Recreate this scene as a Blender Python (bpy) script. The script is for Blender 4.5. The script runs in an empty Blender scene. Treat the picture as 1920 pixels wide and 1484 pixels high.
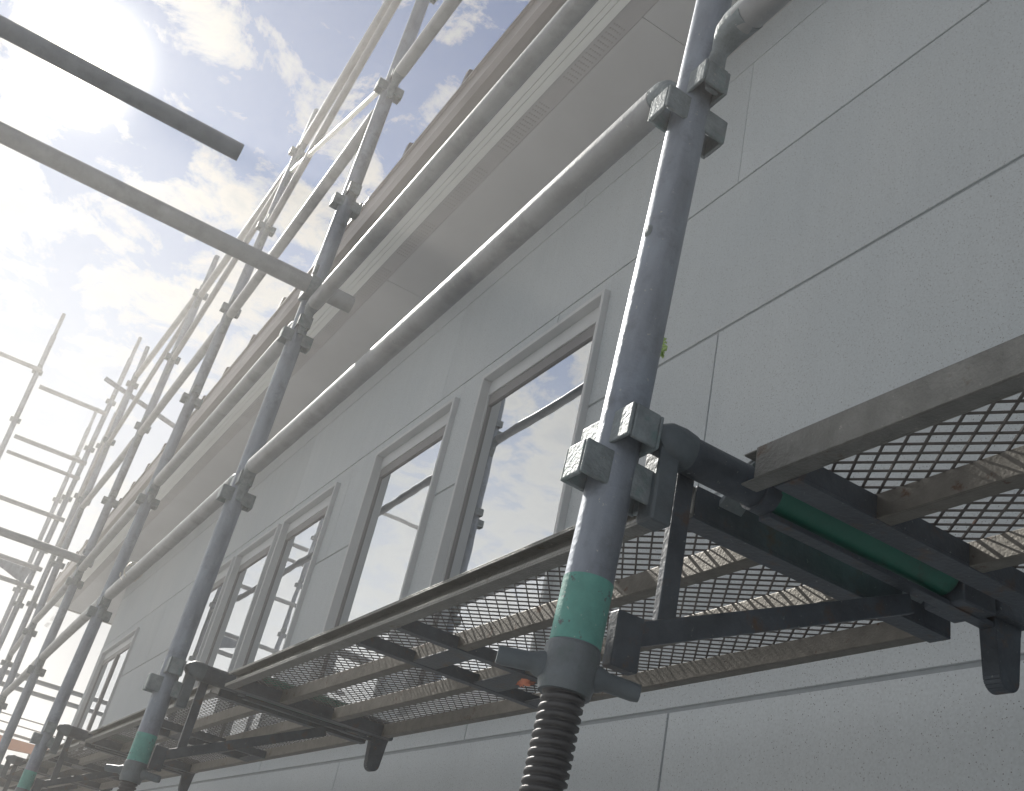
import bpy, bmesh, math, random
from mathutils import Vector, Matrix
random.seed(7)
D = bpy.data
scene = bpy.context.scene
COL = scene.collection
V = Vector

# ------------------------------------------------------------------ camera
RIGHT = V((-0.50633, -0.83785, 0.20406))
DOWN = V((0.33454, -0.40895, -0.84902))
FWD = V((0.79480, -0.36162, 0.48736))
cam_d = D.cameras.new("camera")
cam = D.objects.new("camera", cam_d)
COL.objects.link(cam)
cam.matrix_world = Matrix(((RIGHT.x, -DOWN.x, -FWD.x, 0), (RIGHT.y, -DOWN.y, -FWD.y, 0), (RIGHT.z, -DOWN.z, -FWD.z, 0), (0, 0, 0, 1)))
cam_d.sensor_width = 36.0
cam_d.lens = 1962.7 / 1920 * 36
cam_d.clip_start = 0.02
cam_d.clip_end = 2000
scene.camera = cam

# ------------------------------------------------------------------ sun and sky
SUN = V((0.7929, 0.0990, 0.6013)).normalized()
ELEV = math.asin(SUN.z)
AZ = math.atan2(SUN.y, SUN.x)
sl = D.lights.new("sun", 'SUN')
sl.energy = 4.9
sl.angle = math.radians(0.5)
sl.color = (1.0, 0.95, 0.87)
so = D.objects.new("sun", sl)
COL.objects.link(so)
so.rotation_euler = (-SUN).to_track_quat('-Z', 'Y').to_euler()
so.location = SUN * 30

world = D.worlds.new("World")
scene.world = world
world.use_nodes = True
nt = world.node_tree
nt.nodes.clear()


def N(t, typ, **kw):
    n = t.nodes.new(typ)
    for k, v in kw.items():
        setattr(n, k, v)
    return n


def math_node(t, op, a, b=None, c=None, clamp=False):
    n = t.nodes.new('ShaderNodeMath')
    n.operation = op
    n.use_clamp = clamp
    for i, x in enumerate((a, b, c)):
        if x is None:
            continue
        if isinstance(x, (int, float)):
            n.inputs[i].default_value = x
        else:
            t.links.new(x, n.inputs[i])
    return n.outputs[0]


def mix_col(t, fac, a, b, mode='MIX'):
    n = t.nodes.new('ShaderNodeMix')
    n.data_type = 'RGBA'
    n.blend_type = mode
    for sock, x in ((n.inputs[0], fac), (n.inputs[6], a), (n.inputs[7], b)):
        if isinstance(x, (int, float)):
            sock.default_value = x
        elif isinstance(x, tuple):
            sock.default_value = (*x[:3], 1)
        else:
            t.links.new(x, sock)
    return n.outputs[2]


def ramp(t, fac, stops):
    n = t.nodes.new('ShaderNodeValToRGB')
    els = n.color_ramp.elements
    while len(els) < len(stops):
        els.new(0.5)
    for e, (p, c) in zip(els, stops):
        e.position = p
        e.color = (*c, 1) if isinstance(c, tuple) else (c, c, c, 1)
    t.links.new(fac, n.inputs[0])
    return n.outputs[0]


sky = N(nt, 'ShaderNodeTexSky')
sky.sky_type = 'NISHITA'
sky.sun_disc = False
sky.sun_elevation = ELEV
sky.sun_rotation = math.pi / 2 - AZ
sky.air_density = 1.0
sky.dust_density = 0.1
sky.ozone_density = 1.5
tc = N(nt, 'ShaderNodeTexCoord')
nrm = N(nt, 'ShaderNodeVectorMath', operation='NORMALIZE')
nt.links.new(tc.outputs['Generated'], nrm.inputs[0])
sep = N(nt, 'ShaderNodeSeparateXYZ')
nt.links.new(nrm.outputs[0], sep.inputs[0])
zc = math_node(nt, 'ADD', math_node(nt, 'MAXIMUM', sep.outputs[2], 0.0), 0.10)
cx = math_node(nt, 'DIVIDE', sep.outputs[0], zc)
cy = math_node(nt, 'DIVIDE', sep.outputs[1], zc)
cmb = N(nt, 'ShaderNodeCombineXYZ')
nt.links.new(cx, cmb.inputs[0])
nt.links.new(cy, cmb.inputs[1])
n1 = N(nt, 'ShaderNodeTexNoise')
n1.inputs['Scale'].default_value = 8.5
n1.inputs['Detail'].default_value = 12
n1.inputs['Roughness'].default_value = 0.63
n1.inputs['Distortion'].default_value = 0.35
nt.links.new(cmb.outputs[0], n1.inputs['Vector'])
n2 = N(nt, 'ShaderNodeTexNoise')
n2.inputs['Scale'].default_value = 2.3
n2.inputs['Detail'].default_value = 4
nt.links.new(cmb.outputs[0], n2.inputs['Vector'])
cov = math_node(nt, 'ADD', math_node(nt, 'MULTIPLY', n1.outputs['Fac'], 0.72), math_node(nt, 'MULTIPLY', n2.outputs['Fac'], 0.28))
east = ramp(nt, sep.outputs[1], [(0.12, 0.0), (0.42, 0.06)])
cov = math_node(nt, 'ADD', cov, east)
mask = ramp(nt, cov, [(0.485, 0.0), (0.52, 0.5), (0.575, 1.0)])
thick = ramp(nt, n1.outputs['Fac'], [(0.48, (4.0, 3.85, 3.55)), (0.58, (3.6, 3.5, 3.3)), (0.70, (2.5, 2.6, 2.75))])
hz = N(nt, 'ShaderNodeVectorMath', operation='DOT_PRODUCT')
nt.links.new(nrm.outputs[0], hz.inputs[0])
hz.inputs[1].default_value = SUN
cosang = math_node(nt, 'MAXIMUM', hz.outputs['Value'], 0.0)
blue = mix_col(nt, 1.0, sky.outputs[0], (0.24, 0.34, 0.47), 'MULTIPLY')
col = mix_col(nt, mask, blue, thick)
low = ramp(nt, sep.outputs[2], [(0.20, 1.0), (0.38, 0.66), (0.60, 0.0)])
col = mix_col(nt, low, col, (4.3, 4.45, 4.6))
g1 = math_node(nt, 'MULTIPLY', math_node(nt, 'POWER', cosang, 14.0), 0.15)
cl = math_node(nt, 'MULTIPLY_ADD', mask, 0.9, 0.35)
g2 = math_node(nt, 'MULTIPLY', math_node(nt, 'MULTIPLY', math_node(nt, 'POWER', cosang, 160.0), 2.6), cl)
g3 = math_node(nt, 'MULTIPLY', math_node(nt, 'POWER', cosang, 1800.0), 28.0)
gs = math_node(nt, 'ADD', math_node(nt, 'ADD', g1, g2), g3)
gcol = mix_col(nt, 1.0, (1.0, 0.92, 0.76), gs, 'MULTIPLY')
col = mix_col(nt, 1.0, col, gcol, 'ADD')
bg = N(nt, 'ShaderNodeBackground')
bg.inputs['Strength'].default_value = 0.10
nt.links.new(col, bg.inputs['Color'])
wo = N(nt, 'ShaderNodeOutputWorld')
nt.links.new(bg.outputs[0], wo.inputs[0])

scene.view_settings.view_transform = 'Standard'
scene.view_settings.look = 'None'
scene.view_settings.exposure = 0.44
scene.view_settings.gamma = 1.0
scene.view_settings.use_curve_mapping = False


# ------------------------------------------------------------------ materials
def mat(name, base, rough=0.6, metal=0.0, var=0.15, scale=12.0, bump=0.15, bscale=80.0, second=None, sec=(0.55, 0.7), sscale=9.0,
        rvar=0.15, spec=0.5, bdist=0.002, spots=None, stretch=None):
    m = D.materials.new(name)
    m.use_nodes = True
    t = m.node_tree
    b = t.nodes['Principled BSDF']
    tcn = t.nodes.new('ShaderNodeTexCoord')
    if stretch:
        mp = t.nodes.new('ShaderNodeMapping')
        mp.inputs['Scale'].default_value = (1, 1, stretch)
        t.links.new(tcn.outputs['Object'], mp.inputs['Vector'])
    no = t.nodes.new('ShaderNodeTexNoise')
    no.inputs['Scale'].default_value = scale
    no.inputs['Detail'].default_value = 6
    no.inputs['Roughness'].default_value = 0.6
    t.links.new(mp.outputs[0] if stretch else tcn.outputs['Object'], no.inputs['Vector'])
    lo = tuple(c * (1 - var) for c in base)
    hi = tuple(min(1, c * (1 + var)) for c in base)
    c = ramp(t, no.outputs['Fac'], [(0.3, lo), (0.7, hi)])
    if second:
        n3 = t.nodes.new('ShaderNodeTexNoise')
        n3.inputs['Scale'].default_value = sscale
        n3.inputs['Detail'].default_value = 9
        n3.inputs['Roughness'].default_value = 0.7
        t.links.new(tcn.outputs['Object'], n3.inputs['Vector'])
        f = ramp(t, n3.outputs['Fac'], [(sec[0], 0.0), (sec[1], 1.0)])
        c = mix_col(t, f, c, second)
    if spots:
        n6 = t.nodes.new('ShaderNodeTexNoise')
        n6.inputs['Scale'].default_value = 130
        n6.inputs['Detail'].default_value = 4
        n6.inputs['Roughness'].default_value = 0.7
        t.links.new(tcn.outputs['Object'], n6.inputs['Vector'])
        f6 = ramp(t, n6.outputs['Fac'], [(0.66, 0.0), (0.69, 0.8)])
        c = mix_col(t, f6, c, spots)
    t.links.new(c, b.inputs['Base Color'])
    b.inputs['Metallic'].default_value = metal
    b.inputs['Specular IOR Level'].default_value = spec
    r = math_node(t, 'MULTIPLY_ADD', no.outputs['Fac'], rvar * 2, rough - rvar)
    t.links.new(r, b.inputs['Roughness'])
    if bump:
        n4 = t.nodes.new('ShaderNodeTexNoise')
        n4.inputs['Scale'].default_value = bscale
        n4.inputs['Detail'].default_value = 5
        t.links.new(tcn.outputs['Object'], n4.inputs['Vector'])
        bp = t.nodes.new('ShaderNodeBump')
        bp.inputs['Strength'].default_value = bump
        bp.inputs['Distance'].default_value = bdist
        t.links.new(n4.outputs['Fac'], bp.inputs['Height'])
        t.links.new(bp.outputs[0], b.inputs['Normal'])
    return m


M = {}
M['galv'] = mat('galvanised_steel', (0.255, 0.29, 0.345), 0.50, 0.55, 0.28, 26, 0.35, 150, second=(0.15, 0.165, 0.185), sec=(0.52, 0.78), sscale=22, spots=(0.46, 0.47, 0.46), stretch=0.28)
M['galv_pipe'] = mat('galvanised_ledger', (0.34, 0.355, 0.375), 0.55, 0.35, 0.16, 14, 0.3, 150, second=(0.22, 0.235, 0.25), sec=(0.52, 0.80), sscale=12, spots=(0.44, 0.45, 0.44))
M['galv_socket'] = mat('galvanised_casting', (0.22, 0.255, 0.275), 0.58, 0.35, 0.28, 45, 0.8, 190, second=(0.10, 0.20, 0.19), sec=(0.55, 0.80), sscale=28, spots=(0.40, 0.40, 0.38))
M['teal'] = mat('teal_paint', (0.105, 0.325, 0.29), 0.5, 0.0, 0.2, 26, 0.35, 200, second=(0.10, 0.13, 0.14), sec=(0.60, 0.64), sscale=70, spots=(0.40, 0.48, 0.44))
M['green'] = mat('green_paint', (0.022, 0.135, 0.10), 0.35, 0.0, 0.15, 18, 0.2, 120, second=(0.04, 0.05, 0.05), sec=(0.58, 0.72), sscale=14)
M['bracket'] = mat('dark_bracket_steel', (0.070, 0.085, 0.105), 0.5, 0.35, 0.3, 25, 0.5, 150, second=(0.11, 0.075, 0.055), sec=(0.56, 0.70), sscale=24, spots=(0.22, 0.24, 0.24))
M['bracket_m'] = mat('bracket_forging', (0.11, 0.135, 0.155), 0.5, 0.3, 0.2, 30, 0.4, 170)
M['bracket_l'] = mat('worn_nut_steel', (0.15, 0.175, 0.195), 0.5, 0.4, 0.2, 40, 0.4, 200, second=(0.10, 0.14, 0.14), sec=(0.55, 0.75), sscale=30)
M['screw'] = mat('oiled_thread_steel', (0.085, 0.088, 0.095), 0.5, 0.5, 0.3, 30, 0.4, 180, second=(0.30, 0.30, 0.31), sec=(0.68, 0.74), sscale=35)
M['deck'] = mat('deck_frame_paint', (0.178, 0.172, 0.158), 0.54, 0.85, 0.2, 40, 0.22, 260, second=(0.11, 0.07, 0.05), sec=(0.60, 0.66), sscale=34, bdist=0.003, rvar=0.05)
M['deck_rail'] = mat('deck_rail_steel', (0.20, 0.205, 0.20), 0.50, 0.85, 0.25, 30, 0.5, 230, second=(0.12, 0.085, 0.06), sec=(0.60, 0.70), sscale=26, spots=(0.45, 0.44, 0.40), bdist=0.004)
M['mesh'] = mat('expanded_metal', (0.085, 0.08, 0.08), 0.5, 0.2, 0.25, 60, 0.3, 300, second=(0.16, 0.08, 0.05), sec=(0.62, 0.75), sscale=30)
M['trim'] = mat('window_trim', (0.565, 0.59, 0.61), 0.5, 0.1, 0.04, 6, 0.05, 200)
M['sash'] = mat('window_sash', (0.22, 0.22, 0.23), 0.5, 0.1, 0.06, 6, 0.05, 200)
M['soffit'] = mat('soffit_board', (0.575, 0.58, 0.595), 0.8, 0.0, 0.05, 3, 0.25, 260, bdist=0.001)
M['vent'] = mat('vent_strip', (0.86, 0.88, 0.86), 0.6, 0.0, 0.03, 3, 0.05, 200)
M['perf'] = mat('perforated_soffit_band', (0.47, 0.465, 0.48), 0.8, 0.0, 0.06, 5, 0.3, 300)
M['perf_dark'] = mat('perforation_shadow', (0.415, 0.40, 0.41), 0.8, 0.0, 0.05, 5, 0.0)
M['fascia'] = mat('fascia_paint', (0.42, 0.40, 0.39), 0.6, 0.0, 0.05, 4, 0.1, 90)
M['gutter'] = mat('gutter_metal', (0.27, 0.25, 0.25), 0.35, 0.3, 0.06, 4, 0.05, 60)
M['roof'] = mat('roof_metal', (0.16, 0.145, 0.14), 0.45, 0.4, 0.08, 4, 0.1, 40)
M['leaf'] = mat('leaf_green', (0.36, 0.52, 0.16), 0.6, 0.0, 0.2, 60, 0.2, 200)
M['pink'] = mat('orange_rag', (0.75, 0.30, 0.20), 0.7, 0.0, 0.2, 60, 0.4, 200)
M['wire'] = mat('bright_wire_sunlit_brace', (0.70, 0.68, 0.62), 0.35, 0.8, 0.1, 60, 0.1, 200)
M['cable'] = mat('black_cable', (0.03, 0.03, 0.035), 0.6, 0.0, 0.1, 10, 0.0)
M['orange'] = mat('orange_timber', (0.55, 0.15, 0.03), 0.7, 0.0, 0.15, 3, 0.2, 30)
M['nwall'] = mat('neighbour_wall', (0.20, 0.22, 0.24), 0.8, 0.0, 0.1, 2, 0.2, 30)
M['ground'] = mat('gravel_ground', (0.28, 0.285, 0.29), 0.95, 0.0, 0.3, 6, 0.9, 30, second=(0.24, 0.24, 0.24), sec=(0.5, 0.65), sscale=2.5, bdist=0.02)

# siding with fine dark specks
m = D.materials.new('speckled_siding')
m.use_nodes = True
t = m.node_tree
b = t.nodes['Principled BSDF']
tcn = t.nodes.new('ShaderNodeTexCoord')
nz = t.nodes.new('ShaderNodeTexNoise')
nz.inputs['Scale'].default_value = 1.6
nz.inputs['Detail'].default_value = 5
t.links.new(tcn.outputs['Object'], nz.inputs['Vector'])
cc = ramp(t, nz.outputs['Fac'], [(0.3, (0.512, 0.563, 0.600)), (0.7, (0.565, 0.606, 0.634))])
fine = t.nodes.new('ShaderNodeTexNoise')
fine.inputs['Scale'].default_value = 190
fine.inputs['Detail'].default_value = 3
t.links.new(tcn.outputs['Object'], fine.inputs['Vector'])
fv = ramp(t, fine.outputs['Fac'], [(0.35, 0.93), (0.65, 1.03)])
cc = mix_col(t, 1.0, cc, fv, 'MULTIPLY')
pa = t.nodes.new('ShaderNodeAttribute')
pa.attribute_name = 'panel_tone'
cc = mix_col(t, 1.0, cc, pa.outputs['Fac'], 'MULTIPLY')
mpw = t.nodes.new('ShaderNodeMapping')
mpw.inputs['Scale'].default_value = (6.0, 1.0, 0.5)
t.links.new(tcn.outputs['Object'], mpw.inputs['Vector'])
run = t.nodes.new('ShaderNodeTexNoise')
run.inputs['Scale'].default_value = 3.0
run.inputs['Detail'].default_value = 6
t.links.new(mpw.outputs[0], run.inputs['Vector'])
cc = mix_col(t, 1.0, cc, ramp(t, run.outputs['Fac'], [(0.35, 0.975), (0.60, 1.0)]), 'MULTIPLY')
for sc, lo_, hi_, dk in ((300, 0.17, 0.27, 0.28), (150, 0.12, 0.17, 0.17)):
    vo = t.nodes.new('ShaderNodeTexVoronoi')
    vo.inputs['Scale'].default_value = sc
    t.links.new(tcn.outputs['Object'], vo.inputs['Vector'])
    f1 = ramp(t, vo.outputs['Distance'], [(lo_, 1.0), (hi_, 0.0)])
    sel = ramp(t, vo.outputs['Color'], [(0.74, 0.0), (0.76, 1.0)])
    f = math_node(t, 'MULTIPLY', f1, sel)
    cc = mix_col(t, f, cc, (dk, dk * 1.03, dk * 1.06))
t.links.new(cc, b.inputs['Base Color'])
b.inputs['Roughness'].default_value = 0.75
bp = t.nodes.new('ShaderNodeBump')
bp.inputs['Strength'].default_value = 0.35
bp.inputs['Distance'].default_value = 0.002
t.links.new(fine.outputs['Fac'], bp.inputs['Height'])
t.links.new(bp.outputs[0], b.inputs['Normal'])
M['siding'] = m
M['joint'] = mat('joint_sealant', (0.33, 0.36, 0.385), 0.8, 0.0, 0.1, 40, 0.2, 200)

# window glass: dark room behind a mirror-like coated pane
m = D.materials.new('window_glass')
m.use_nodes = True
t = m.node_tree
t.nodes.clear()
gl = t.nodes.new('ShaderNodeBsdfGlossy')
gl.inputs['Color'].default_value = (0.86, 0.89, 0.92, 1)
gl.inputs['Roughness'].default_value = 0.008
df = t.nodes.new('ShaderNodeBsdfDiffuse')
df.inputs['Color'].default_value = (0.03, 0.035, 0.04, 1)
fr = t.nodes.new('ShaderNodeLayerWeight')
fr.inputs['Blend'].default_value = 0.35
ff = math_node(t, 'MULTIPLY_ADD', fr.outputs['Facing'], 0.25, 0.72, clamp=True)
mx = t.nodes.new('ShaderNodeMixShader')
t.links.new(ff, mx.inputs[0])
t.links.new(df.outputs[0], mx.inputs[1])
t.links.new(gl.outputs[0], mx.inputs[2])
wn = t.nodes.new('ShaderNodeTexNoise')
wn.inputs['Scale'].default_value = 2.5
tcn = t.nodes.new('ShaderNodeTexCoord')
t.links.new(tcn.outputs['Object'], wn.inputs['Vector'])
bp = t.nodes.new('ShaderNodeBump')
bp.inputs['Strength'].default_value = 0.06
bp.inputs['Distance'].default_value = 0.01
t.links.new(wn.outputs['Fac'], bp.inputs['Height'])
t.links.new(bp.outputs[0], gl.inputs['Normal'])
om = t.nodes.new('ShaderNodeOutputMaterial')
t.links.new(mx.outputs[0], om.inputs[0])
M['glass'] = m


# ------------------------------------------------------------------ mesh helpers
class MB:
    def __init__(self):
        self.v = []
        self.f = []
        self.sm = []

    def add(self, vs, fs, smooth=False, mtx=None):
        o = len(self.v)
        for p in vs:
            p = V(p)
            self.v.append(mtx @ p if mtx else p)
        for f in fs:
            self.f.append([i + o for i in f])
            self.sm.append(smooth)
        return self

    def box(self, x0, x1, y0, y1, z0, z1, mtx=None):
        vs = [(x, y, z) for z in (z0, z1) for y in (y0, y1) for x in (x0, x1)]
        fs = [(0, 2, 3, 1), (4, 5, 7, 6), (0, 1, 5, 4), (2, 6, 7, 3), (0, 4, 6, 2), (1, 3, 7, 5)]
        return self.add(vs, fs, False, mtx)

    def bar(self, a, b, w, h, up=(0, 0, 1)):
        """box bar from a to b; w across, h along up"""
        a, b = V(a), V(b)
        d = (b - a).normalized()
        s = d.cross(V(up))
        if s.length < 1e-4:
            s = d.cross(V((1, 0, 0)))
        s.normalize()
        u = s.cross(d).normalized()
        vs = []
        for p in (a, b):
            for i, j in ((-1, -1), (1, -1), (1, 1), (-1, 1)):
                vs.append(p + s * (i * w / 2) + u * (j * h / 2))
        return self.add(vs, [(0, 1, 2, 3), (7, 6, 5, 4), (0, 4, 5, 1), (1, 5, 6, 2), (2, 6, 7, 3), (3, 7, 4, 0)])

    def tube(self, a, b, r, seg=24, hollow=True, rb=None, wall=0.0025):
        a, b = V(a), V(b)
        rb = r if rb is None else rb
        d = (b - a).normalized()
        s = d.orthogonal().normalized()
        u = d.cross(s)
        ring = lambda p, rr: [p + (s * math.cos(2 * math.pi * i / seg) + u * math.sin(2 * math.pi * i / seg)) * rr for i in range(seg)]
        vs = ring(a, r) + ring(b, rb)
        fs = [(i, (i + 1) % seg, seg + (i + 1) % seg, seg + i) for i in range(seg)]
        self.add(vs, fs, True)
        if hollow:
            vi = ring(a, r) + ring(a, r - wall) + ring(a + d * 0.03, r - wall)
            fi = [(seg + i, seg + (i + 1) % seg, (i + 1) % seg, i) for i in range(seg)] + \
                 [(2 * seg + i, 2 * seg + (i + 1) % seg, seg + (i + 1) % seg, seg + i) for i in range(seg)] + [tuple(range(2 * seg, 3 * seg))]
            self.add(vi, fi)
            vi = ring(b, rb) + ring(b, rb - wall) + ring(b - d * 0.03, rb - wall)
            fi = [(i, (i + 1) % seg, seg + (i + 1) % seg, seg + i) for i in range(seg)] + \
                 [(seg + i, seg + (i + 1) % seg, 2 * seg + (i + 1) % seg, 2 * seg + i) for i in range(seg)] + [tuple(reversed(range(2 * seg, 3 * seg)))]
            self.add(vi, fi)
        else:
            self.add(ring(a, r), [tuple(reversed(range(seg)))])
            self.add(ring(b, rb), [tuple(range(seg))])
        return self

    def sweep(self, pts, dims, side, seg=16, cap=True):
        """dims: (half width along side, half thickness across) per point"""
        pts = [V(p) for p in pts]
        side = V(side).normalized()
        vs = []
        n = len(pts)
        for k in range(n):
            tq = (pts[min(k + 1, n - 1)] - pts[max(k - 1, 0)]).normalized()
            nn = tq.cross(side).normalized()
            a_, b_ = dims[k]
            for i in range(seg):
                an = 2 * math.pi * i / seg
                c_, s_ = math.cos(an), math.sin(an)
                vs.append(pts[k] + side * (a_ * math.copysign(abs(c_) ** 0.8, c_)) + nn * (b_ * math.copysign(abs(s_) ** 0.8, s_)))
        fs = []
        for k in range(n - 1):
            for i in range(seg):
                j = (i + 1) % seg
                fs.append((k * seg + i, k * seg + j, (k + 1) * seg + j, (k + 1) * seg + i))
        self.add(vs, fs, True)
        if cap:
            self.add(vs[:seg], [tuple(reversed(range(seg)))])
            self.add(vs[-seg:], [tuple(range(seg))])
        return self

    def build(self, name, material, parent=None, base=None, bevel=0.0, seg=2):
        me = D.meshes.new(name)
        off = V(base) if base is not None else V((0, 0, 0))
        me.from_pydata([tuple(p - off) for p in self.v], [], self.f)
        me.update()
        bm = bmesh.new()
        bm.from_mesh(me)
        bmesh.ops.recalc_face_normals(bm, faces=bm.faces)
        bm.to_mesh(me)
        bm.free()
        for p, s in zip(me.polygons, self.sm):
            p.use_smooth = s
        me.materials.append(material)
        o = D.objects.new(name, me)
        COL.objects.link(o)
        if parent is not None:
            o.parent = parent
        elif base is not None:
            o.location = off
        if bevel:
            md = o.modifiers.new('bevel', 'BEVEL')
            md.width = bevel
            md.segments = seg
            md.limit_method = 'ANGLE'
            md.angle_limit = math.radians(40)
        return o


def thing(name, label, cat, loc, rot=None, group=None):
    o = D.objects.new(name, None)
    o.empty_display_size = 0.05
    COL.objects.link(o)
    o.location = loc
    if rot:
        o.rotation_euler = rot
    o['label'] = label
    o['category'] = cat
    if group:
        o['group'] = group
    return o


def copy_tree(o, loc, label, rot=None):
    def rec(src, par):
        c = src.copy()
        COL.objects.link(c)
        if par is not None:
            c.parent = par
        for ch in list(src.children):
            rec(ch, c)
        return c
    r = rec(o, None)
    r.location = loc
    r['label'] = label
    if rot:
        r.rotation_euler = rot
    return r


# ------------------------------------------------------------------ ground
GZ = -0.5
g = MB()
nx = 24
g.add([(-50 + 100 * i / nx, -50 + 100 * j / nx, GZ + 0.012 * random.random()) for j in range(nx + 1) for i in range(nx + 1)],
      [(j * (nx + 1) + i, j * (nx + 1) + i + 1, (j + 1) * (nx + 1) + i + 1, (j + 1) * (nx + 1) + i) for j in range(nx) for i in range(nx)])
go = g.build('ground', M['ground'])
go['kind'] = 'structure'

# ------------------------------------------------------------------ the house
WY = -1.257
X0, X1 = -4.0, 10.2
ZS = 2.51
house = thing('house', 'pale grey house wall under a wide eave, behind the whole scaffold', 'house', (X0, WY, GZ))
HB = (X0, WY, GZ)


def hb(mb, name, material, parent=None, bevel=0.0):
    return mb.build(name, material, parent or house, HB, bevel)


# windows: (x0, x1, z0, z1, kind)
WIN = [(2.245, 3.005, 0.62, 1.86, 'one'), (3.215, 3.945, 0.62, 1.86, 'one'), (4.40, 5.13, 0.62, 1.86, 'one'),
       (5.215, 5.945, 0.62, 1.86, 'one'), (6.02, 6.75, 0.62, 1.86, 'one'), (8.52, 9.90, 0.86, 1.84, 'two')]
ZJ = [-0.42, 0.086, 0.541, 0.997, 1.452, 1.925, 2.38, ZS]
XJ = 1.72
GAP = 0.0095
panels = MB()
tones = []


def subtract(rects, hole):
    out = []
    hx0, hx1, hz0, hz1 = hole
    for (a, b_, c_, d_) in rects:
        if hx1 <= a or hx0 >= b_ or hz1 <= c_ or hz0 >= d_:
            out.append((a, b_, c_, d_))
            continue
        if hx0 > a:
            out.append((a, hx0, c_, d_))
        if hx1 < b_:
            out.append((hx1, b_, c_, d_))
        a2, b2 = max(a, hx0), min(b_, hx1)
        if hz0 > c_:
            out.append((a2, b2, c_, hz0))
        if hz1 < d_:
            out.append((a2, b2, hz1, d_))
    return out


for r in range(len(ZJ) - 1):
    gj = [GAP, GAP, GAP, GAP, GAP * 0.95, GAP * 0.6, GAP * 0.5, 0.0]
    za, zb = ZJ[r] + gj[r] / 2, ZJ[r + 1] - gj[r + 1] / 2
    ph = 1.69 if r % 2 == 1 else 1.69 + 0.86
    xs = [X0] + [ph + XJ * k for k in range(-4, 7) if X0 + 0.1 < ph + XJ * k < X1 - 0.1] + [X1]
    for a, b_ in zip(xs[:-1], xs[1:]):
        gv = GAP * 0.30 if r < 5 else 0.0009
        ra = [(a + (gv if a > X0 else 0), b_ - (gv if b_ < X1 else 0), za, zb)]
        ptone = (random.uniform(0.955, 1.03), random.random())
        for w in WIN:
            ra = subtract(ra, w[:4])
        for (p, q, s_, e_) in ra:
            yo = WY - 0.0009 * ptone[1]
            panels.box(p, q, WY - 0.016, yo, s_, e_)
            tones += [ptone[0]] * 6
wall_o = hb(panels, 'wall', M['siding'], bevel=0.0012)
at_ = wall_o.data.attributes.new('panel_tone', 'FLOAT', 'FACE')
at_.data.foreach_set('value', tones)
bk = MB()
rects = [(X0, X1 - 0.002, GZ, ZS)]
for w in WIN:
    rects = subtract(rects, w[:4])
for (p, q, s_, e_) in rects:
    bk.box(p, q, WY - 0.20, WY - 0.0050, s_, e_)
hb(bk, 'joint_backing', M['joint'])
ew = MB()
ew.box(X1 - 0.016, X1, -7.5, WY - 0.018, GZ, 3.2)
ew_o = hb(ew, 'gable_wall', M['siding'])
ewa = ew_o.data.attributes.new('panel_tone', 'FLOAT', 'FACE')
ewa.data.foreach_set('value', [1.0] * 6)
rm = MB()
rm.box(X0 + 0.1, X1 - 0.1, -3.0, -2.98, GZ, ZS)
hb(rm, 'back_wall', M['nwall'])

for wi, (a, b_, c_, d_, kd) in enumerate(WIN):
    dep = (0.036, 0.038, 0.040, 0.040, 0.040, 0.042)[wi]
    TH, YF = 0.015, WY + 0.02
    fr_ = MB()
    # projecting casing
    fr_.box(a, a + TH, -1.40, YF, c_, d_)
    fr_.box(b_ - TH, b_, -1.40, YF, c_, d_)
    fr_.box(a + TH, b_ - TH, -1.40, YF, d_ - TH, d_)
    fr_.box(a + TH, b_ - TH, -1.40, YF + 0.012, c_, c_ + TH)
    W_ = hb(fr_, 'window', M['trim'], bevel=0.002)
    # frame face
    f2 = MB()
    FH, FN, FF = 0.058, 0.030, 0.008      # head, near jamb and far jamb widths of the fixed frame
    xa, xb, zc_, zd = a + TH, b_ - TH, c_ + TH, d_ - TH
    yf = -1.268
    f2.box(xa, xa + FN, -1.36, yf, zc_, zd)
    f2.box(xb - FF, xb, -1.36, yf, zc_, zd)
    f2.box(xa + FN, xb - FF, -1.36, yf, zd - FH, zd)
    f2.box(xa + FN, xb - FF, -1.36, yf, zc_, zc_ + 0.05)
    hb(f2, 'frame', M['trim'], W_, bevel=0.002)
    # sash
    s2 = MB()
    xa, xb, zc_, zd = xa + FN, xb - FF, zc_ + 0.05, zd - FH
    S = 0.006
    ys = -1.310 + dep
    s2.box(xa, xa + S, -1.345, ys, zc_, zd)
    s2.box(xb - S, xb, -1.345, ys, zc_, zd)
    s2.box(xa + S, xb - S, -1.345, ys, zd - 0.042, zd)
    s2.box(xa + S, xb - S, -1.345, ys, zc_, zc_ + 0.014)
    if kd == 'two':
        mx_ = (xa + xb) / 2
        s2.box(mx_ - 0.03, mx_ + 0.03, -1.345, ys + 0.006, zc_ + 0.014, zd - 0.042)
    hb(s2, 'sash', M['sash'], W_, bevel=0.0015)
    gp = MB()
    gp.box(xa + S, xb - S, -1.325 + dep, -1.318 + dep, zc_ + 0.014, zd - 0.042)
    hb(gp, 'pane', M['glass'], W_)

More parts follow.
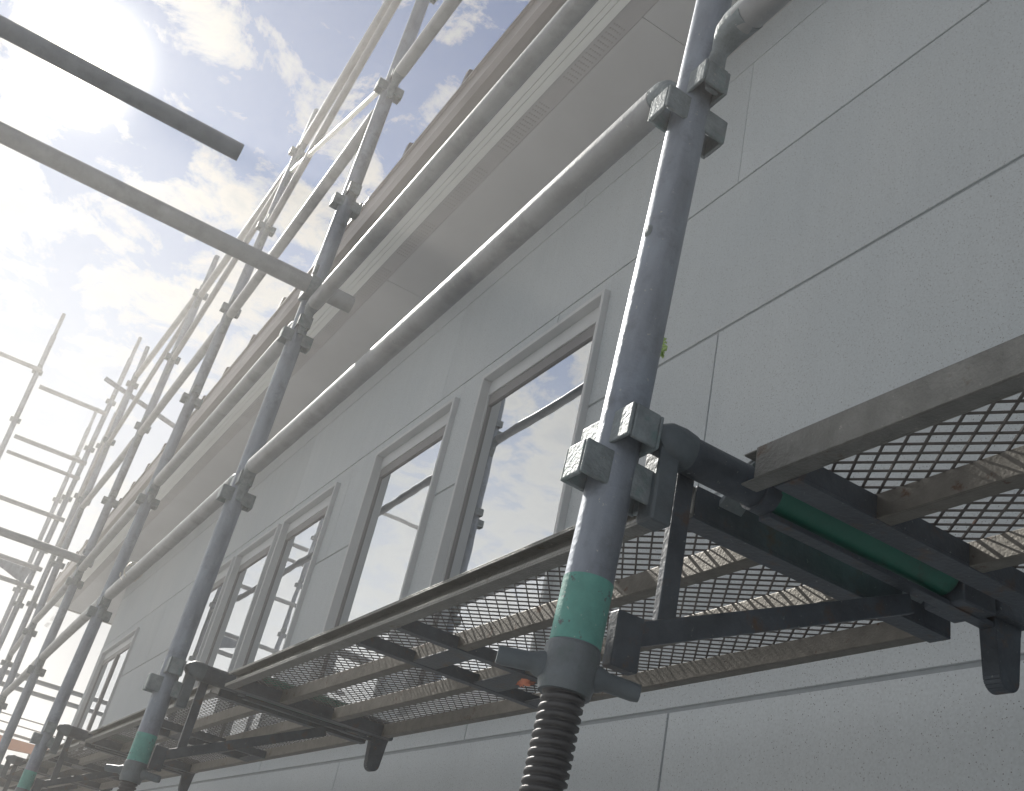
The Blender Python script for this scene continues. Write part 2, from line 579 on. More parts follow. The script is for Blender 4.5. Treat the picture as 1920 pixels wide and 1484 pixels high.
# eave
XE = 11.9
so_ = MB()
JX = [X0 - 0.6] + [0.05 + 1.82 * k for k in range(-2, 7) if X0 < 0.05 + 1.82 * k < XE - 0.3] + [XE]
for a, b_ in zip(JX[:-1], JX[1:]):
    so_.box(a + 0.0012, b_ - 0.0012, WY - 0.3 if b_ < X1 else -7.0, -0.975, ZS, ZS + 0.012)
hb(so_, 'soffit', M['soffit'])
pb = MB()
pb.box(X0 - 0.6, XE, -0.9735, -0.912, ZS - 0.001, ZS + 0.012)
hb(pb, 'perforated_band', M['perf'])
hol = MB()
for k in range(5):
    y = -0.925 - 0.009 * k
    for seg0 in range(0, 34):
        xx = -1.0 + 0.42 * seg0
        for q in range(14):
            hol.box(xx + q * 0.021, xx + q * 0.021 + 0.006, y - 0.0022, y + 0.0022, ZS - 0.0022, ZS - 0.0005)
vsx = MB()
vsx.box(X0 - 0.6, XE, -0.911, -0.886, ZS - 0.006, ZS + 0.012)
vsx.box(X0 - 0.6, XE, -0.884, -0.868, ZS - 0.006, ZS + 0.012)
vsx.box(X0 - 0.6, XE, -0.866, -0.836, ZS - 0.006, ZS + 0.012)
vsx.box(X0 - 0.6, XE, -0.910, -0.837, ZS - 0.001, ZS + 0.012)
hb(vsx, 'vent_strip', M['vent'])
hb(hol, 'vent_holes', M['perf_dark'])
fa = MB()
fa.box(X0 - 0.6, XE, -0.834, -0.812, ZS - 0.012, ZS + 0.16)
fa.box(X0 - 0.6, XE, -0.8118, -0.790, ZS - 0.012, ZS - 0.0035)
fa.box(XE - 0.022, XE, -7.0, -0.836, ZS - 0.012, ZS + 0.16)
hb(fa, 'fascia', M['fascia'], bevel=0.002)
gu = MB()
prof = [(-0.811, 2.625), (-0.811, 2.530), (-0.800, 2.512), (-0.760, 2.505), (-0.738, 2.508), (-0.726, 2.535), (-0.722, 2.590), (-0.712, 2.594),
        (-0.712, 2.602), (-0.726, 2.602), (-0.729, 2.540), (-0.742, 2.514), (-0.798, 2.517), (-0.807, 2.533), (-0.807, 2.625)]
n = len(prof)
vs = [(x, y, z) for x in (X0 - 0.6, XE) for (y, z) in prof]
gu.add(vs, [(i, (i + 1) % n, n + (i + 1) % n, n + i) for i in range(n)])
hb(gu, 'gutter', M['gutter'])
ro = MB()
ro.add([(x, y, z) for x in (X0 - 0.6, XE + 0.03) for (y, z) in ((-0.735, 2.640), (-4.5, 3.80), (-4.5, 3.83), (-0.735, 2.662))],
       [(0, 1, 2, 3), (7, 6, 5, 4), (0, 4, 5, 1), (1, 5, 6, 2), (2, 6, 7, 3), (3, 7, 4, 0)])
RF = hb(ro, 'roof', M['roof'])
for k in range(-8, 21):
    sx = 2.11 + 0.482 * k
    sm = MB()
    sm.add([(x, y, z) for x in (sx - 0.018, sx + 0.006) for (y, z) in ((-0.718, 2.606), (-0.722, 2.672), (-0.724, 2.694), (-4.4, 3.87), (-4.4, 3.79), (-0.76, 2.645))],
           [(0, 1, 2, 3, 4, 5), (11, 10, 9, 8, 7, 6)] + [(i, (i + 1) % 6, 6 + (i + 1) % 6, 6 + i) for i in range(6)])
    hb(sm, 'roof_seam', M['roof'], RF)


# ------------------------------------------------------------------ scaffold posts
PITCH = 0.52
SOCK0 = 0.472
RP = 0.0243


def make_sockets(z):
    mb = MB()
    for k in range(4):
        zk = z + (0.047 if k % 2 == 0 else 0.0)
        c_, s_ = math.cos(k * math.pi / 2), math.sin(k * math.pi / 2)
        mt = Matrix.Translation((0, 0, zk)) @ Matrix(((c_, -s_, 0, 0), (s_, c_, 0, 0), (0, 0, 1, 0), (0, 0, 0, 1)))
        w, r0, r1, th, h = 0.0200, 0.012, 0.0470, 0.0045, 0.0195
        mb.box(r0, r1, w - th, w, -h, h, mt)
        mb.box(r0, r1, -w, -w + th, -h, h, mt)
        mb.box(r1 - th, r1 + 0.0005, -w + th, w - th, -h, h, mt)
    return mb


def lean_rot(dx, dy):
    return V((dx, dy, 1)).normalized().to_track_quat('Z', 'Y').to_euler()


def post(base, lean, zt, label, zb=None, green=True, tenon=False, group='scaffold posts along the wall', sock_h=None):
    """base (x,y) at z=zb on the axis, lean (dx/dz, dy/dz)"""
    zb = 0.29 if zb is None else zb
    q = V((lean[0], lean[1], 1)).normalized().to_track_quat('Z', 'Y')
    # keep socket arms square to the wall
    zax = V((lean[0], lean[1], 1)).normalized()
    xax = (V((1, 0, 0)) - zax * zax.x).normalized()
    yax = zax.cross(xax)
    rot = Matrix((xax, yax, zax)).transposed().to_euler()
    t = thing('scaffold_post', label, 'scaffold post', (base[0], base[1], zb), rot, group)
    L = zt - zb
    sh = MB().tube((0, 0, 0), (0, 0, L), RP, 32)
    for k in range(5):
        a = random.random() * 6.28
        zz = random.uniform(0.15, L - 0.1)
    sh.build('shaft', M['galv'], t)
    if green:
        MB().tube((0, 0, 0.0008), (0, 0, 0.066), RP + 0.0006, 32, False).build('painted_band', M['teal'], t)
    z = SOCK0
    while z < zt - 0.05:
        if z > zb + 0.05:
            make_sockets(z - zb).build('wedge_socket', M['galv_socket'], t, None, 0.002, 2)
        z += PITCH
    if base[0] == 0.83:
        zz = 0.79 - zb
        MB().sweep([(-0.004, RP - 0.002, zz), (-0.004, RP + 0.0008, zz), (-0.004, RP + 0.0022, zz)], [(0.006, 0.009), (0.0055, 0.008), (0.003, 0.005)], (1, 0, 0), 12).build('lock_pin', M['galv_socket'], t)
    if tenon:
        MB().tube((0, 0, L + 0.0005), (0, 0, L + 0.26), 0.0185, 20).build('tenon', M['galv'], t)
    return t


def jack(x, y, zt, label, ang=0.5, lean=(0, 0)):
    zax = V((lean[0], lean[1], 1)).normalized()
    xax = (V((1, 0, 0)) - zax * zax.x).normalized()
    rot = Matrix((xax, zax.cross(xax), zax)).transposed().to_euler()
    t = thing('jack_base', label, 'jack base', (x - lean[0] * (zt - GZ), y - lean[1] * (zt - GZ), GZ + 0.014), rot, 'jack bases under the scaffold posts')
    top = zt - GZ - 0.014
    # screw with real helical thread
    mb = MB()
    seg = 40
    z0, z1 = 0.008, top
    n = int((z1 - z0) / 0.0011)
    vs = []
    pit = 0.0082
    for k in range(n + 1):
        z = z0 + (z1 - z0) * k / n
        for i in range(seg):
            a = 2 * math.pi * i / seg
            ph = (z / pit - i / seg) % 1.0
            prof_ = max(0.0, min(1.0, 1.6 * (0.5 + 0.62 * math.cos(2 * math.pi * ph))))
            r = 0.0172 + 0.0033 * prof_
            vs.append((r * math.cos(a), r * math.sin(a), z))
    fs = []
    for k in range(n):
        for i in range(seg):
            j = (i + 1) % seg
            fs.append((k * seg + i, k * seg + j, (k + 1) * seg + j, (k + 1) * seg + i))
    mb.add(vs, fs, True)
    mb.build('screw', M['screw'], t)
    nb = MB()
    nb.tube((0, 0, top - 0.046), (0, 0, top - 0.036), 0.0245, 32, False, rb=0.0268)
    nb.tube((0, 0, top - 0.036), (0, 0, top - 0.003), 0.0268, 32, False)
    nb.tube((0, 0, top - 0.003), (0, 0, top), 0.0268, 32, False, rb=0.0252)
    nu = nb.build('nut', M['bracket_l'], t)
    c_, s_ = math.cos(ang), math.sin(ang)
    for sg in (-1, 1):
        h = MB()
        h.sweep([(c_ * d * sg, s_ * d * sg, top - 0.024 + dz) for d, dz in ((0.02, 0), (0.030, 0), (0.036, 0), (0.062, -0.002), (0.068, -0.002))],
                [(0.014, 0.014), (0.0115, 0.0115), (0.0088, 0.0088), (0.0086, 0.0086), (0.0078, 0.0078)], (-s_, c_, 0), 16)
        h.build('handle', M['bracket_m'], nu)
    pl = MB()
    pl.box(-0.07, 0.07, -0.07, 0.07, -0.006, 0.0)
    pl.tube((0, 0, 0), (0, 0, 0.03), 0.0225, 24, False)
    pl.build('base_plate', M['bracket'], t)
    return t



POSTS = {}


def yline(zb, yb, zt, yt):
    s = (yt - yb) / (zt - zb)
    return s


# near post
PX = [-1.02, 0.83, 2.72, 4.60, 6.45, 8.30, 9.92]
s1 = yline(0.163, -0.496, 1.233, -0.537)
post((0.83, -0.496 + s1 * (0.29 - 0.163)), (0, s1), 3.9, 'nearest grey steel post, thickest in view, with mint green band above the jack nut')
jack(0.83, -0.496 + s1 * (0.29 - 0.163), 0.2905, 'coarse threaded jack screw with two stub handles under the nearest post', 1.15, (0, s1))
post((2.72, -0.509), (0, -0.004), 3.9, 'second steel post from the right, crossing the eave beside the narrow windows')
jack(2.72, -0.509, 0.2905, 'threaded jack with stub handles under the second post', 1.0)
s3 = yline(0.341, -0.493, 3.619, -0.539)
post((4.60, -0.493), (0, s3), 3.66, 'third steel post from the right, its tenon tip ending in the upper left sky', tenon=True)
jack(4.60, -0.493, 0.2905, 'threaded jack under the third post in the lower left corner', 0.7)
post((6.45, -0.512), (0, -0.001), 3.66, 'fourth steel post along the wall, holding the outward pipe at mid height', tenon=True)
jack(6.45, -0.512, 0.2905, 'threaded jack under the fourth post', 0.4)
post((8.30, -0.548), (0, 0.028), 3.70, 'fifth steel post along the wall, in front of the tall far posts', tenon=True)
jack(8.30, -0.548, 0.2905, 'threaded jack under the fifth post', 0.4)
post((9.92, -0.560), (0, 0.012), 3.70, 'sixth steel post along the wall, overlapping the tall corner post', tenon=True)
jack(9.92, -0.560, 0.2905, 'threaded jack under the sixth post', 0.4)
post((-1.02, -0.50), (0, -0.02), 3.9, 'steel post at the right end behind the camera side')
jack(-1.02, -0.50, 0.2905, 'threaded jack under the post at the right end', 0.4)
post((10.10, -0.44), (0, 0.0), 4.62, 'tall steel post at the house corner with bare tenon against the sky', green=False, tenon=True, group='tall posts of the far scaffold')
post((12.0, -0.50), (0, 0.018), 4.50, 'farthest tall post, short tip showing between the two corner posts', green=False, tenon=True, group='tall posts of the far scaffold')
post((10.10, 0.15), (0, 0.032), 4.52, 'outermost tall post at the left edge with cross pipes on both sides', green=False, tenon=True, group='tall posts of the far scaffold')
post((11.9, 0.85), (0, 0.01), 4.55, 'tall post just outside the left edge holding the far cross pipes', green=False, tenon=True, group='tall posts of the far scaffold')


# ------------------------------------------------------------------ ledgers
def ledger(p, q, label, name='handrail', cat='handrail', r=0.0213, group='handrail pipes along the wall', material='galv_pipe', drop=0.05, inset=0.085, claws=True, bend=0.0):
    p, q = V(p), V(q)
    d = (q - p)
    L = d.length
    u = d.normalized()
    t = thing(name, label, cat, p, None, group)
    side = u.cross(V((0, 0, 1))).normalized()
    tb = MB()
    a, b_ = u * inset, u * (L - inset)
    if bend:
        n = 14
        pts = []
        for k in range(n + 1):
            s_ = k / n
            pts.append(a.lerp(b_, s_) + V((0, 0, -bend * math.sin(math.pi * s_))))
        tb.sweep(pts, [(r, r)] * (n + 1), side, 28)
    else:
        tb.tube(a, b_, r, 28)
    tb.build('pipe', M[material], t)
    if claws:
        for (o_, dr) in ((V((0, 0, 0)), u), (u * L, -u)):
            mb = MB()
            prof_ = [(0.100, 0.0, r, r), (0.088, 0.001, r * 0.99, r * 1.0), (0.072, 0.001, r * 0.97, r * 1.0), (0.058, -0.004, r * 0.9, r * 0.80), (0.049, -0.016, r * 0.72, r * 0.45),
                     (0.0425, -0.026, 0.011, 0.0075), (0.040, -0.034, 0.0125, 0.0058), (0.0385, -drop, 0.0135, 0.005), (0.038, -drop - 0.040, 0.010, 0.0035)]
            mb.sweep([o_ + dr * a_ + V((0, 0, z)) for a_, z, _, _ in prof_], [(w_, h_) for _, _, w_, h_ in prof_], side, 16)
            mb.build('wedge', M['galv_socket'], t)
    return t


def yat(z, i):
    """post axis y at height z"""
    if i == 1:
        return -0.496 + s1 * (z - 0.163)
    if i == 2:
        return -0.509 - 0.004 * (z - 0.29)
    if i == 3:
        return -0.493 + s3 * (z - 0.29)
    if i == 5:
        return -0.548 + 0.028 * (z - 0.29)
    if i == 6:
        return -0.560 + 0.012 * (z - 0.29)
    if i == 0:
        return -0.50 - 0.02 * (z - 0.29)
    return -0.512


LV = {'lower': 1.064, 'middle': 1.588, 'upper': 2.49, 'top': 3.655}
bay = {1: 'between the two nearest posts', 2: 'between the second and third posts', 3: 'between the third and fourth posts', 4: 'between the fourth and fifth posts', 5: 'between the fifth and sixth posts'}
for i in range(1, 6):
    for nm, z in LV.items():
        if nm == 'top' and i == 1:
            continue
        what = {'lower': 'lowest long handrail pipe over the windows', 'middle': 'long handrail pipe along the eave underside', 'upper': 'upper rail pipe against the sky above the eave', 'top': 'topmost rail pipe against the sky'}[nm]
        if nm == 'lower' and i == 1:
            what = 'lowest long handrail pipe crossing the middle of the view'
        ya_, yb_, za, zb_ = yat(z, i), yat(z, i + 1), z, z
        if i == 1:
            za, zb_ = {'lower': (1.094, 1.064), 'middle': (1.655, 1.604), 'upper': (2.62, 2.58)}[nm]
            ya_ = max(ya_, -0.530)
        elif i == 2 and nm == 'top':
            za, zb_ = 3.90, 3.62
        elif i == 3 and nm == 'top':
            za, zb_ = 3.545, 3.55
        ledger((PX[i], ya_, za), (PX[i + 1], yb_, zb_), what + ', ' + bay[i], bend={1: 0.006, 2: 0.004, 3: -0.005, 4: 0.006, 5: 0.004}[i] * (1 if nm != 'top' else 0.3))
for nm, z in (('lower', 1.064), ('middle', 1.588), ('upper', 2.48)):
    if nm == 'lower':
        ledger((PX[0], yat(z, 0), z + 0.02), (PX[1], yat(z, 1), z + 0.045), 'dark shaded pipe end hooked on the right side of the nearest post', group='handrail pipes along the wall')
for i in (2, 3, 4, 5):
    zt_ = 3.50 if i != 2 else 3.80
    ledger((PX[i], yat(3.5, i) if i > 2 else -0.52, zt_), (PX[i + 1], yat(3.1, i + 1), 3.02), 'thin sloping brace pipe against the sky, ' + bay[i], 'brace_pipe', 'brace pipe', 0.017, 'sloping braces of the scaffold')
ledger((2.72, -0.51, 2.60), (4.60, -0.535, 3.45), 'thin brace pipe in a bright sunlit colour, rising away from the second post to the third post top', 'brace_pipe', 'brace pipe', 0.0105, 'sloping braces of the scaffold', material='wire')  # brighter metal than the other braces stands in for sunlight on it

# outward pipes and transoms (parallel to Y)
YG = 'cross pipes running outward from the posts'


def ypipe(x, z, y0, y1, label, r=0.0243, name='cross_pipe', grp=YG, clampy=None, slope=0.0, material='galv_pipe'):
    t = thing(name, label, 'cross pipe', (x, y0, z), None, grp)
    MB().tube((0, 0, 0), (0, y1 - y0, slope), r, 28).build('pipe', M[material], t)
    if clampy is not None:
        mb = MB()
        c = clampy - y0
        mb.tube((0, c - 0.024, 0), (0, c + 0.024, 0), r + 0.005, 20, False)
        mb.box(-0.012 + 0.02, 0.062, c - 0.026, c + 0.026, -0.030, 0.034)
        mb.tube((-0.02, c - 0.02, -0.03), (-0.02, c - 0.02, -0.075), 0.006, 12, False)
        mb.tube((-0.02, c + 0.02, 0.03), (-0.02, c + 0.02, 0.062), 0.006, 12, False)
        mb.box(-0.035, -0.005, c - 0.032, c - 0.008, -0.052, -0.040)
        mb.build('clamp', M['galv_socket'], t, None, 0.002)
    return t


ypipe(2.665, 1.672, 0.545, -0.625, 'wide pale pipe from the left sky clamped to the second post at the eave', 0.0268, clampy=-0.505)
ypipe(2.665, 1.982, 1.3, -0.155, 'thick pipe at the upper left crossing in front of the sun', 0.0275)
ypipe(6.40, 1.637, 0.75, -0.56, 'dark outward pipe clamped to the fourth post near the gutter', clampy=-0.505)
ypipe(10.05, 4.12, 1.4, 0.24, 'highest short pipe running out of the left edge from the outermost post', 0.0213)
for z, y1, lab in ((3.965, -0.44, 'upper pipe between the outermost tall post and the corner post'), (3.43, -0.47, 'pipe below the upper one between the outermost and corner posts'),
                   (3.27, -0.47, 'thinner pipe close under the middle pipe between the outermost and corner posts'), (2.855, -0.5, 'pipe at the left edge reaching the post cluster at half height')):
    ypipe(10.05, z, 0.2 if z > 3 else 1.0, y1, lab, 0.0213 if z != 3.27 else 0.0175, grp='pipes of the far scaffold')
ypipe(10.05, 2.37, 1.0, -0.5, 'pipe with triangular gusset under the outward pipe at the left edge', 0.0213, grp='pipes of the far scaffold')
ypipe(10.05, 2.195, 1.0, -0.5, 'pipe beneath the gusset pipe at the left edge', 0.0213, grp='pipes of the far scaffold')
ypipe(10.7, 1.56, -0.3, -3.2, 'upper of two parallel pipes beyond the house corner, low at the left', 0.0213, grp='pipes of the far scaffold')
ypipe(10.7, 1.455, -0.1, -3.2, 'lower of two parallel pipes beyond the house corner, low at the left', 0.0213, grp='pipes of the far scaffold')
gsx = MB()
gsx.add([(10.05 + dx, y, z) for dx in (-0.004, 0.004) for (y, z) in ((0.02, 2.345), (-0.42, 2.345), (-0.40, 2.22), (-0.34, 2.22))], [(0, 1, 2, 3), (7, 6, 5, 4), (0, 4, 5, 1), (1, 5, 6, 2), (2, 6, 7, 3), (3, 7, 4, 0)])
gso = gsx.build('gusset_plate', M['galv'], None, (10.05, -0.2, 2.3))
gso['label'] = 'triangular steel gusset between two far pipes at the left edge'
gso['category'] = 'gusset plate'
t = thing('loose_pipe', 'loose slanting pipe poking out between the far posts, crossing behind the third and fourth posts', 'pipe', (8.6, -0.255, 3.68))
MB().tube((0, 0, 0), (0, -0.72, -0.17), 0.0213, 24).build('pipe', M['galv'], t)


# ------------------------------------------------------------------ deck brackets
def bracket():
    t = thing('deck_bracket', 'dark bracket arm with green sleeve and diagonal brace, right under the big deck end', 'bracket', (0.815, -0.51, 0.529), None, 'brackets carrying the decks')
    a = MB()
    a.tube((0, -0.075, 0), (0, -0.185, 0), 0.0213, 32, False)
    
    a.build('arm', M['bracket'], t)
    h = MB()
    h.sweep([(0, -0.076, 0), (0, -0.062, 0.001), (0, -0.048, 0.0), (0, -0.038, -0.003), (0, -0.032, -0.008)], [(0.0215, 0.0215), (0.0225, 0.0228), (0.0225, 0.0228), (0.020, 0.019), (0.015, 0.013)], (1, 0, 0), 20)
    h.box(-0.0135, 0.0135, -0.060, -0.034, -0.095, -0.006)
    h.build('wedge', M['bracket_m'], t, None, 0.003)
    c = MB()
    c.tube((0, -0.172, 0), (0, -0.192, 0), 0.0248, 32, False)
    c.build('collar', M['bracket'], t)
    s = MB()
    s.tube((0, -0.19, 0.012), (0, -0.47, 0.012), 0.0300, 36, False)
    s.build('green_sleeve', M['green'], t)
    st = MB()
    st.box(-0.0095, 0.0095, -0.555, -0.19, -0.030, -0.0235)
    st.build('flat_strip', M['bracket'], t, None, 0.001)
    e = MB()
    e.tube((0, -0.4705, 0.008), (0, -0.60, 0.008), 0.0235, 28, False)
    e.box(-0.030, 0.030, -0.53, -0.475, -0.028, 0.026)
    e.build('end_block', M['bracket'], t, None, 0.003)
    b = MB()
    b.bar((0.012, -0.034, -0.215), (0.012, -0.43, -0.040), 0.011, 0.024, (0, 0.4, 1))
    b.box(0.004, 0.020, -0.058, -0.0265, -0.245, -0.19)
    b.build('diagonal_brace', M['bracket'], t, None, 0.0015)
    v = MB()
    v.bar((0.016, -0.088, -0.185), (0.016, -0.088, -0.012), 0.011, 0.022, (0, 1, 0))
    v.build('upright_strut', M['bracket'], t, None, 0.0015)
    k = MB()
    # hanging end stop: tapered U shaped tongue with rounded tip
    prof_ = [(0.027, 0.0), (0.0215, -0.03), (0.0165, -0.086)]
    n = 10
    pts = [(-w_, z) for w_, z in prof_] + [(-0.0165 * math.cos(math.pi * j / n), -0.086 - 0.016 * math.sin(math.pi * j / n)) for j in range(1, n)] + [(w_, z) for w_, z in reversed(prof_)]
    m_ = len(pts)
    for (x0, x1) in ((-0.012, -0.009),):
        vs = [(x, -0.575 + y, z) for x in (x0, x1) for y, z in pts]
        k.add(vs, [tuple(range(m_)), tuple(reversed(range(m_, 2 * m_)))] + [(i, (i + 1) % m_, m_ + (i + 1) % m_, m_ + i) for i in range(m_)])
    for i in range(m_ - 1):
        (ya, za), (yb, zb_) = pts[i], pts[i + 1]
        k.bar((0, -0.575 + ya, za), (0, -0.575 + yb, zb_), 0.003, 0.024, (1, 0, 0))
    k.build('end_tongue', M['bracket'], t, None, 0.0006)
    k2 = MB()
    k2.box(-0.026, 0.022, -0.607, -0.540, -0.018, 0.012)
    k2.build('tongue_block', M['bracket'], t, None, 0.005, 3)
    return t


br = bracket()
for i, lab in ((2, 'bracket arm on the second post, its tongue hanging in front of the wall'), (3, 'small bracket arm on the third post with short tongue at the bottom edge'),
               (4, 'distant bracket arm on the fourth post at the lower left'), (5, 'farthest bracket arm on the fifth post')):
    copy_tree(br, (PX[i] - 0.015, -0.51 if i < 3 else (-0.495 if i == 3 else -0.52), 0.529), lab)
copy_tree(br, (PX[0] - 0.015, -0.51, 0.529), 'bracket arm beyond the right edge carrying the near deck')

# ------------------------------------------------------------------ decks
DL = 1.7565
LWD, SWD = 0.0310, 0.02192


def deck(style):
    t = thing('scaffold_deck', 'x', 'deck', (0, 0, 0), None, 'expanded metal decks laid end to end')
    # local: x 0..DL, y 0..-0.4245, z 0 = underside
    W = 0.4255
    zt = 0.0365
    zm = 0.030
    r1 = MB()
    if style == 'box':
        for (y0, y1, z0, z1) in ((0.0, -0.0025, 0, zt), (-0.0215, -0.024, 0, zt), (-0.0025, -0.0215, 0, 0.0025), (-0.0025, -0.0215, zt - 0.0025, zt)):
            n = 40
            r1.box(-0.012, DL + (0.004 if y0 == 0.0 else 0.026), y1, y0, z0, z1)
        ri = r1.build('side_rail', M['deck_rail'], t, None, 0.0012)
    else:
        r1.box(0, DL, -0.0240, -0.0215, 0, zt)
        r1.box(0, DL, -0.0215, 0.0, 0.0, 0.0030)
        r1.box(0, DL, -0.0215, 0.0, zt - 0.0030, zt)
        r1.box(0, DL, -0.0030, 0.0, 0.0030, 0.0085)
        r1.box(0, DL, -0.0030, 0.0, zt - 0.0060, zt - 0.0030)
        ri = r1.build('side_rail', M['deck_rail'], t, None, 0.0008)
    for k, y in enumerate((-0.136, -0.2785, -0.4210)):
        b = MB()
        b.box(0.03, DL - 0.03, y - 0.003, y, 0.0, zm - 0.001)
        b.box(0.03, DL - 0.03, y - 0.022, y - 0.003, 0.0, 0.003)
        b.box(0.03, DL - 0.03, y - 0.022, y - 0.019, 0.003, zm - 0.001)
        b.build('joist' if k < 2 else 'side_rail', M['deck'], t, None, 0.0008)
    for x0, x1, sg in ((0.0, 0.033, 1), (DL - 0.033, DL, -1)):
        e = MB()
        e.box(x0, x1, -0.4465, -0.0245, -0.0012, 0.003)
        xw = x0 if sg > 0 else x1 - 0.003
        e.box(xw, xw + 0.003, -0.4465, -0.0245, 0.003, zt + 0.003)
        xw2 = x1 - 0.003 if sg > 0 else x0
        e.box(xw2, xw2 + 0.003, -0.4465, -0.0245, 0.003, zm - 0.003)
        e.build('end_beam', M['bracket'], t, None, 0.0008)
    for x in (DL / 2 - 0.10, DL / 2 + 0.078):
        c = MB()
        c.box(x, x + 0.022, -0.4235, -0.0245, -0.0025, 0.020)
        c.build('cross_bar', M['bracket'], t, None, 0.001)
    for (ya, yb) in ((-0.185, -0.135), (-0.325, -0.268), (-0.4225, -0.388)):
        pl = MB()
        pl.box(DL / 2 - 0.0775, DL / 2 + 0.0775, ya, yb, -0.0015, 0.0015)
        pl.build('centre_plate', M['bracket'], t, None, 0.001)
    # hooks over the bracket arm
    for sg, xe in ((-1, 0.0), (1, DL)):
        for y in (-0.075, -0.375):
            h = MB()
            pts = [(xe - sg * 0.012, 0.020), (xe + sg * 0.010, 0.040), (xe + sg * 0.036, 0.066), (xe + sg * 0.066, 0.074), (xe + sg * 0.093, 0.062)]
            for (xa, za), (xb, zb_) in zip(pts[:-1], pts[1:]):
                h.bar((xa, y, za), (xb, y, zb_), 0.034, 0.006, (0, 0, 1))
            h.build('hook', M['galv_socket'], t, None, 0.001)
    # expanded metal
    me = MB()
    nxh = int((DL - 0.012) / (LWD / 2))
    x_start = 0.006
    ny = int((W - 0.016) / (SWD / 2))
    for j in range(ny):
        y0 = -0.0185 - SWD / 2 * j
        for i in range(nxh):
            xa, xb = x_start + i * LWD / 2, x_start + (i + 1) * LWD / 2
            if (i + j) % 2 == 0:
                ya, yb = y0, y0 - SWD / 2
            else:
                ya, yb = y0 - SWD / 2, y0
            if j == 0:
                ya, yb = min(ya, -0.0245), min(yb, -0.0245)
            dx, dy = xb - xa, yb - ya
            L = math.hypot(dx, dy)
            hw = 0.00100
            nx_, ny_ = -dy / L * hw, dx / L * hw
            jz = 0.0009 * math.sin(xa * 5.1 + j * 0.23) + random.uniform(-0.00025, 0.00025)
            s_ = 0.0005
            z0, z1 = zm - 0.0008 + jz, zm + 0.0008 + jz
            vs = [(xa - nx_, ya - ny_ - s_, z0), (xb - nx_, yb - ny_ - s_, z0), (xb + nx_, yb + ny_ - s_, z0), (xa + nx_, ya + ny_ - s_, z0),
                  (xa - nx_, ya - ny_ + s_, z1), (xb - nx_, yb - ny_ + s_, z1), (xb + nx_, yb + ny_ + s_, z1), (xa + nx_, ya + ny_ + s_, z1)]
            me.add(vs, [(0, 1, 2, 3), (7, 6, 5, 4), (0, 4, 5, 1), (1, 5, 6, 2), (2, 6, 7, 3), (3, 7, 4, 0)])
    me.build('expanded_mesh', M['mesh'], t)
    return t


DY = -0.6285
d1 = deck('c')
d1.location = (0.8785, DY, 0.50)
d1['label'] = 'steel mesh deck in the middle, hung between the nearest and second posts'
d0 = deck('box')
d0.location = (0.8785 - 1.885, DY, 0.50)
d0['label'] = 'steel mesh deck at the right edge with thick box side rail and open tube end'
copy_tree(d1, (0.8785 + 1.885, DY, 0.50), 'steel mesh deck at the lower left, hung between the second and third posts')
copy_tree(d1, (0.8785 + 3.765, DY, 0.50), 'small distant mesh deck at the lower left, beyond the third post')
copy_tree(d1, (0.8785 + 5.615, DY, 0.50), 'farthest mesh deck, beyond the fourth post')

# ------------------------------------------------------------------ small things
lf = MB()
random.seed(21)
for k in range(34):
    c = V((0.868 + random.uniform(-0.006, 0.006), -0.567 + random.uniform(-0.006, 0.004), 0.682 + random.uniform(-0.012, 0.012)))
    s = random.uniform(0.003, 0.0055)
    a = V((random.uniform(-1, 1), random.uniform(-1, 1), random.uniform(-1, 1))).normalized()
    b_ = a.orthogonal().normalized()
    lf.add([c - a * s, c + b_ * s * 0.5 + a.cross(b_) * 0.001, c + a * s, c - b_ * s * 0.5, c - a.cross(b_) * 0.0015], [(0, 1, 4), (1, 2, 4), (2, 3, 4), (3, 0, 4)])
lo = lf.build('leaf_sprig', M['leaf'], None, (0.872, -0.577, 0.683))
lo['label'] = 'small yellow green sprig of leaves peeping out behind the nearest post'
lo['category'] = 'leaves'
rg = MB()
for k in range(14):
    c = V((1.70 + random.uniform(-0.02, 0.02), -0.935 + random.uniform(-0.012, 0.012), 0.497 + random.uniform(-0.004, 0.004)))
    s = random.uniform(0.006, 0.012)
    a = V((random.uniform(-1, 1), random.uniform(-1, 1), random.uniform(-.5, .5))).normalized()
    b_ = a.orthogonal().normalized()
    rg.add([c - a * s, c + b_ * s * 0.6, c + a * s, c - b_ * s * 0.6, c + a.cross(b_) * 0.003], [(0, 1, 4), (1, 2, 4), (2, 3, 4), (3, 0, 4), (3, 2, 1, 0)])
ro_ = rg.build('torn_rag', M['pink'], None, (1.70, -0.935, 0.497))
ro_['label'] = 'scrap of torn orange rag under the middle deck by the jack handle'
ro_['category'] = 'rag'
wr = MB()
pts = []
for k in range(40):
    a = k / 39 * 4 * math.pi
    pts.append((4.12 + (k / 39 - 0.5) * 0.12 + 0.012 * math.sin(a * 1.7), -0.505 + 0.032 * math.cos(a), 1.075 + 0.030 * math.sin(a)))
wr.sweep(pts, [(0.0028, 0.0028)] * 40, (0.3, 0.2, 1), 8)
wo_ = wr.build('wire_tie', M['wire'], None, (4.12, -0.505, 1.075))
wo_['label'] = 'twisted bright wire tied round the lowest handrail left of the windows'
wo_['category'] = 'wire tie'

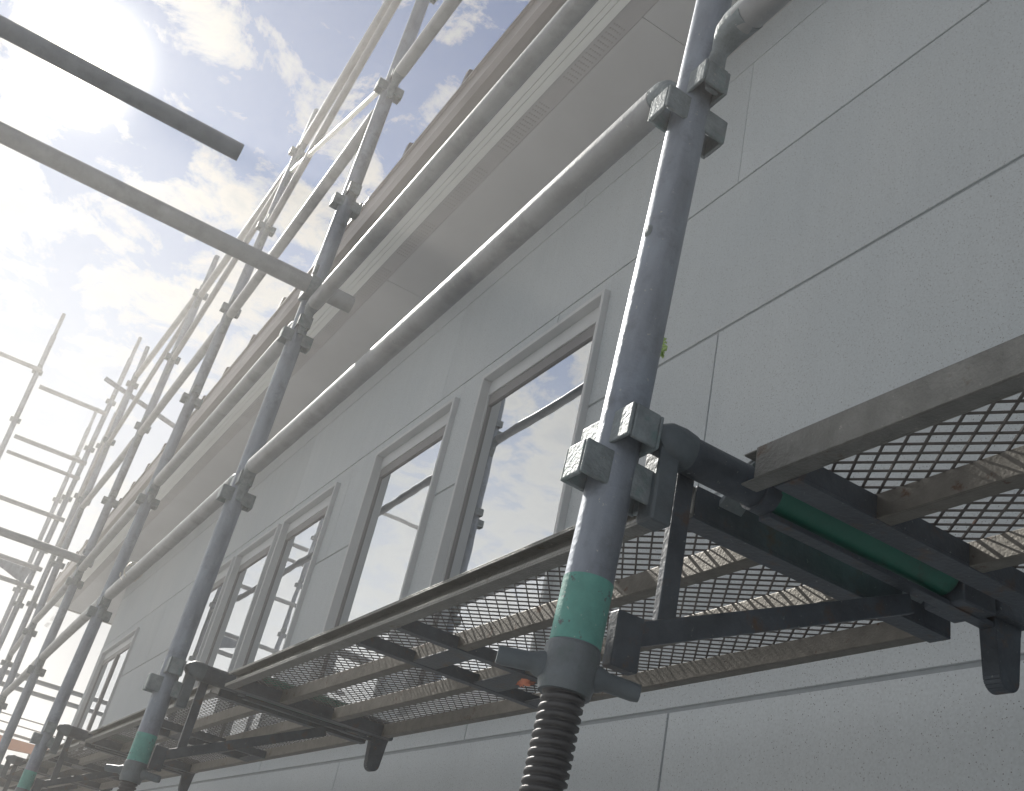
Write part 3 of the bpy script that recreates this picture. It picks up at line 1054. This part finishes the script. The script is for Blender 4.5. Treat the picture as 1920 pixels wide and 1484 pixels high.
# ------------------------------------------------------------------ beyond the site
nb = thing('neighbour_house', 'dark neighbouring house with orange eave board at the lower left edge', 'house', (16.4, -1.4, GZ))
w_ = MB()
w_.box(17.0, 23.0, -5.2, 2.5, GZ, 1.30)
w_.build('wall', M['nwall'], nb, (16.4, -1.4, GZ))
e_ = MB()
e_.add([(x, y, z) for x in (16.0, 16.12) for (y, z) in ((2.0, 1.62), (2.0, 1.42), (-1.35, 1.425), (-2.1, 1.475), (-2.1, 1.565), (-1.35, 1.56))],
       [(0, 1, 2, 3, 4, 5), (11, 10, 9, 8, 7, 6)] + [(i, (i + 1) % 6, 6 + (i + 1) % 6, 6 + i) for i in range(6)])
e_.build('eave_board', M['orange'], nb, (16.4, -1.4, GZ))
rf = MB()
rf.add([(x, y, z) for x, z0 in ((15.95, 1.60), (20.0, 2.0)) for (y, z) in ((2.2, z0 + 0.03), (2.2, z0 + 0.06), (-2.2, z0 + 0.01), (-2.2, z0 - 0.02))],
       [(0, 1, 2, 3), (7, 6, 5, 4), (0, 4, 5, 1), (1, 5, 6, 2), (2, 6, 7, 3), (3, 7, 4, 0)])
rf.build('roof', M['roof'], nb, (16.4, -1.4, GZ))
for y in (1.6, -0.9, -1.75):
    st = MB()
    st.box(17.05, 17.12, y - 0.035, y + 0.035, 1.30, 1.66)
    st.build('eave_post', M['nwall'], nb, (16.4, -1.4, GZ))
for k, (dz, sag) in enumerate(((0, 0.10), (0.14, 0.12))):
    c = MB()
    pts = [(19.0, 4 - 14 * s_ / 20, 2.15 + dz - sag * 4 * (s_ / 20) * (1 - s_ / 20)) for s_ in range(21)]
    c.sweep(pts, [(0.011, 0.011)] * 21, (1, 0, 0), 8)
    co = c.build('overhead_cable', M['cable'], None, (19.0, 0, 3.0))
    co['label'] = ('lower' if k == 0 else 'upper') + ' thin black cable crossing the pale sky at the lower left'
    co['category'] = 'cable'
    co['group'] = 'overhead cables'

# ------------------------------------------------------------------ air volume added to imitate a milky lens veil
hm = D.materials.new('lens_veil_haze')
hm.use_nodes = True
t = hm.node_tree
t.nodes.clear()
pv = t.nodes.new('ShaderNodeVolumePrincipled')
pv.inputs['Color'].default_value = (1.0, 0.985, 0.96, 1)
pv.inputs['Density'].default_value = 0.016
pv.inputs['Anisotropy'].default_value = 0.58
om = t.nodes.new('ShaderNodeOutputMaterial')
t.links.new(pv.outputs[0], om.inputs['Volume'])
hzb = MB()
hzb.box(-51, 51, -51, 51, GZ - 1.0, 5.2)
ho = hzb.build('lens_veil_haze', hm)
ho['kind'] = 'stuff'
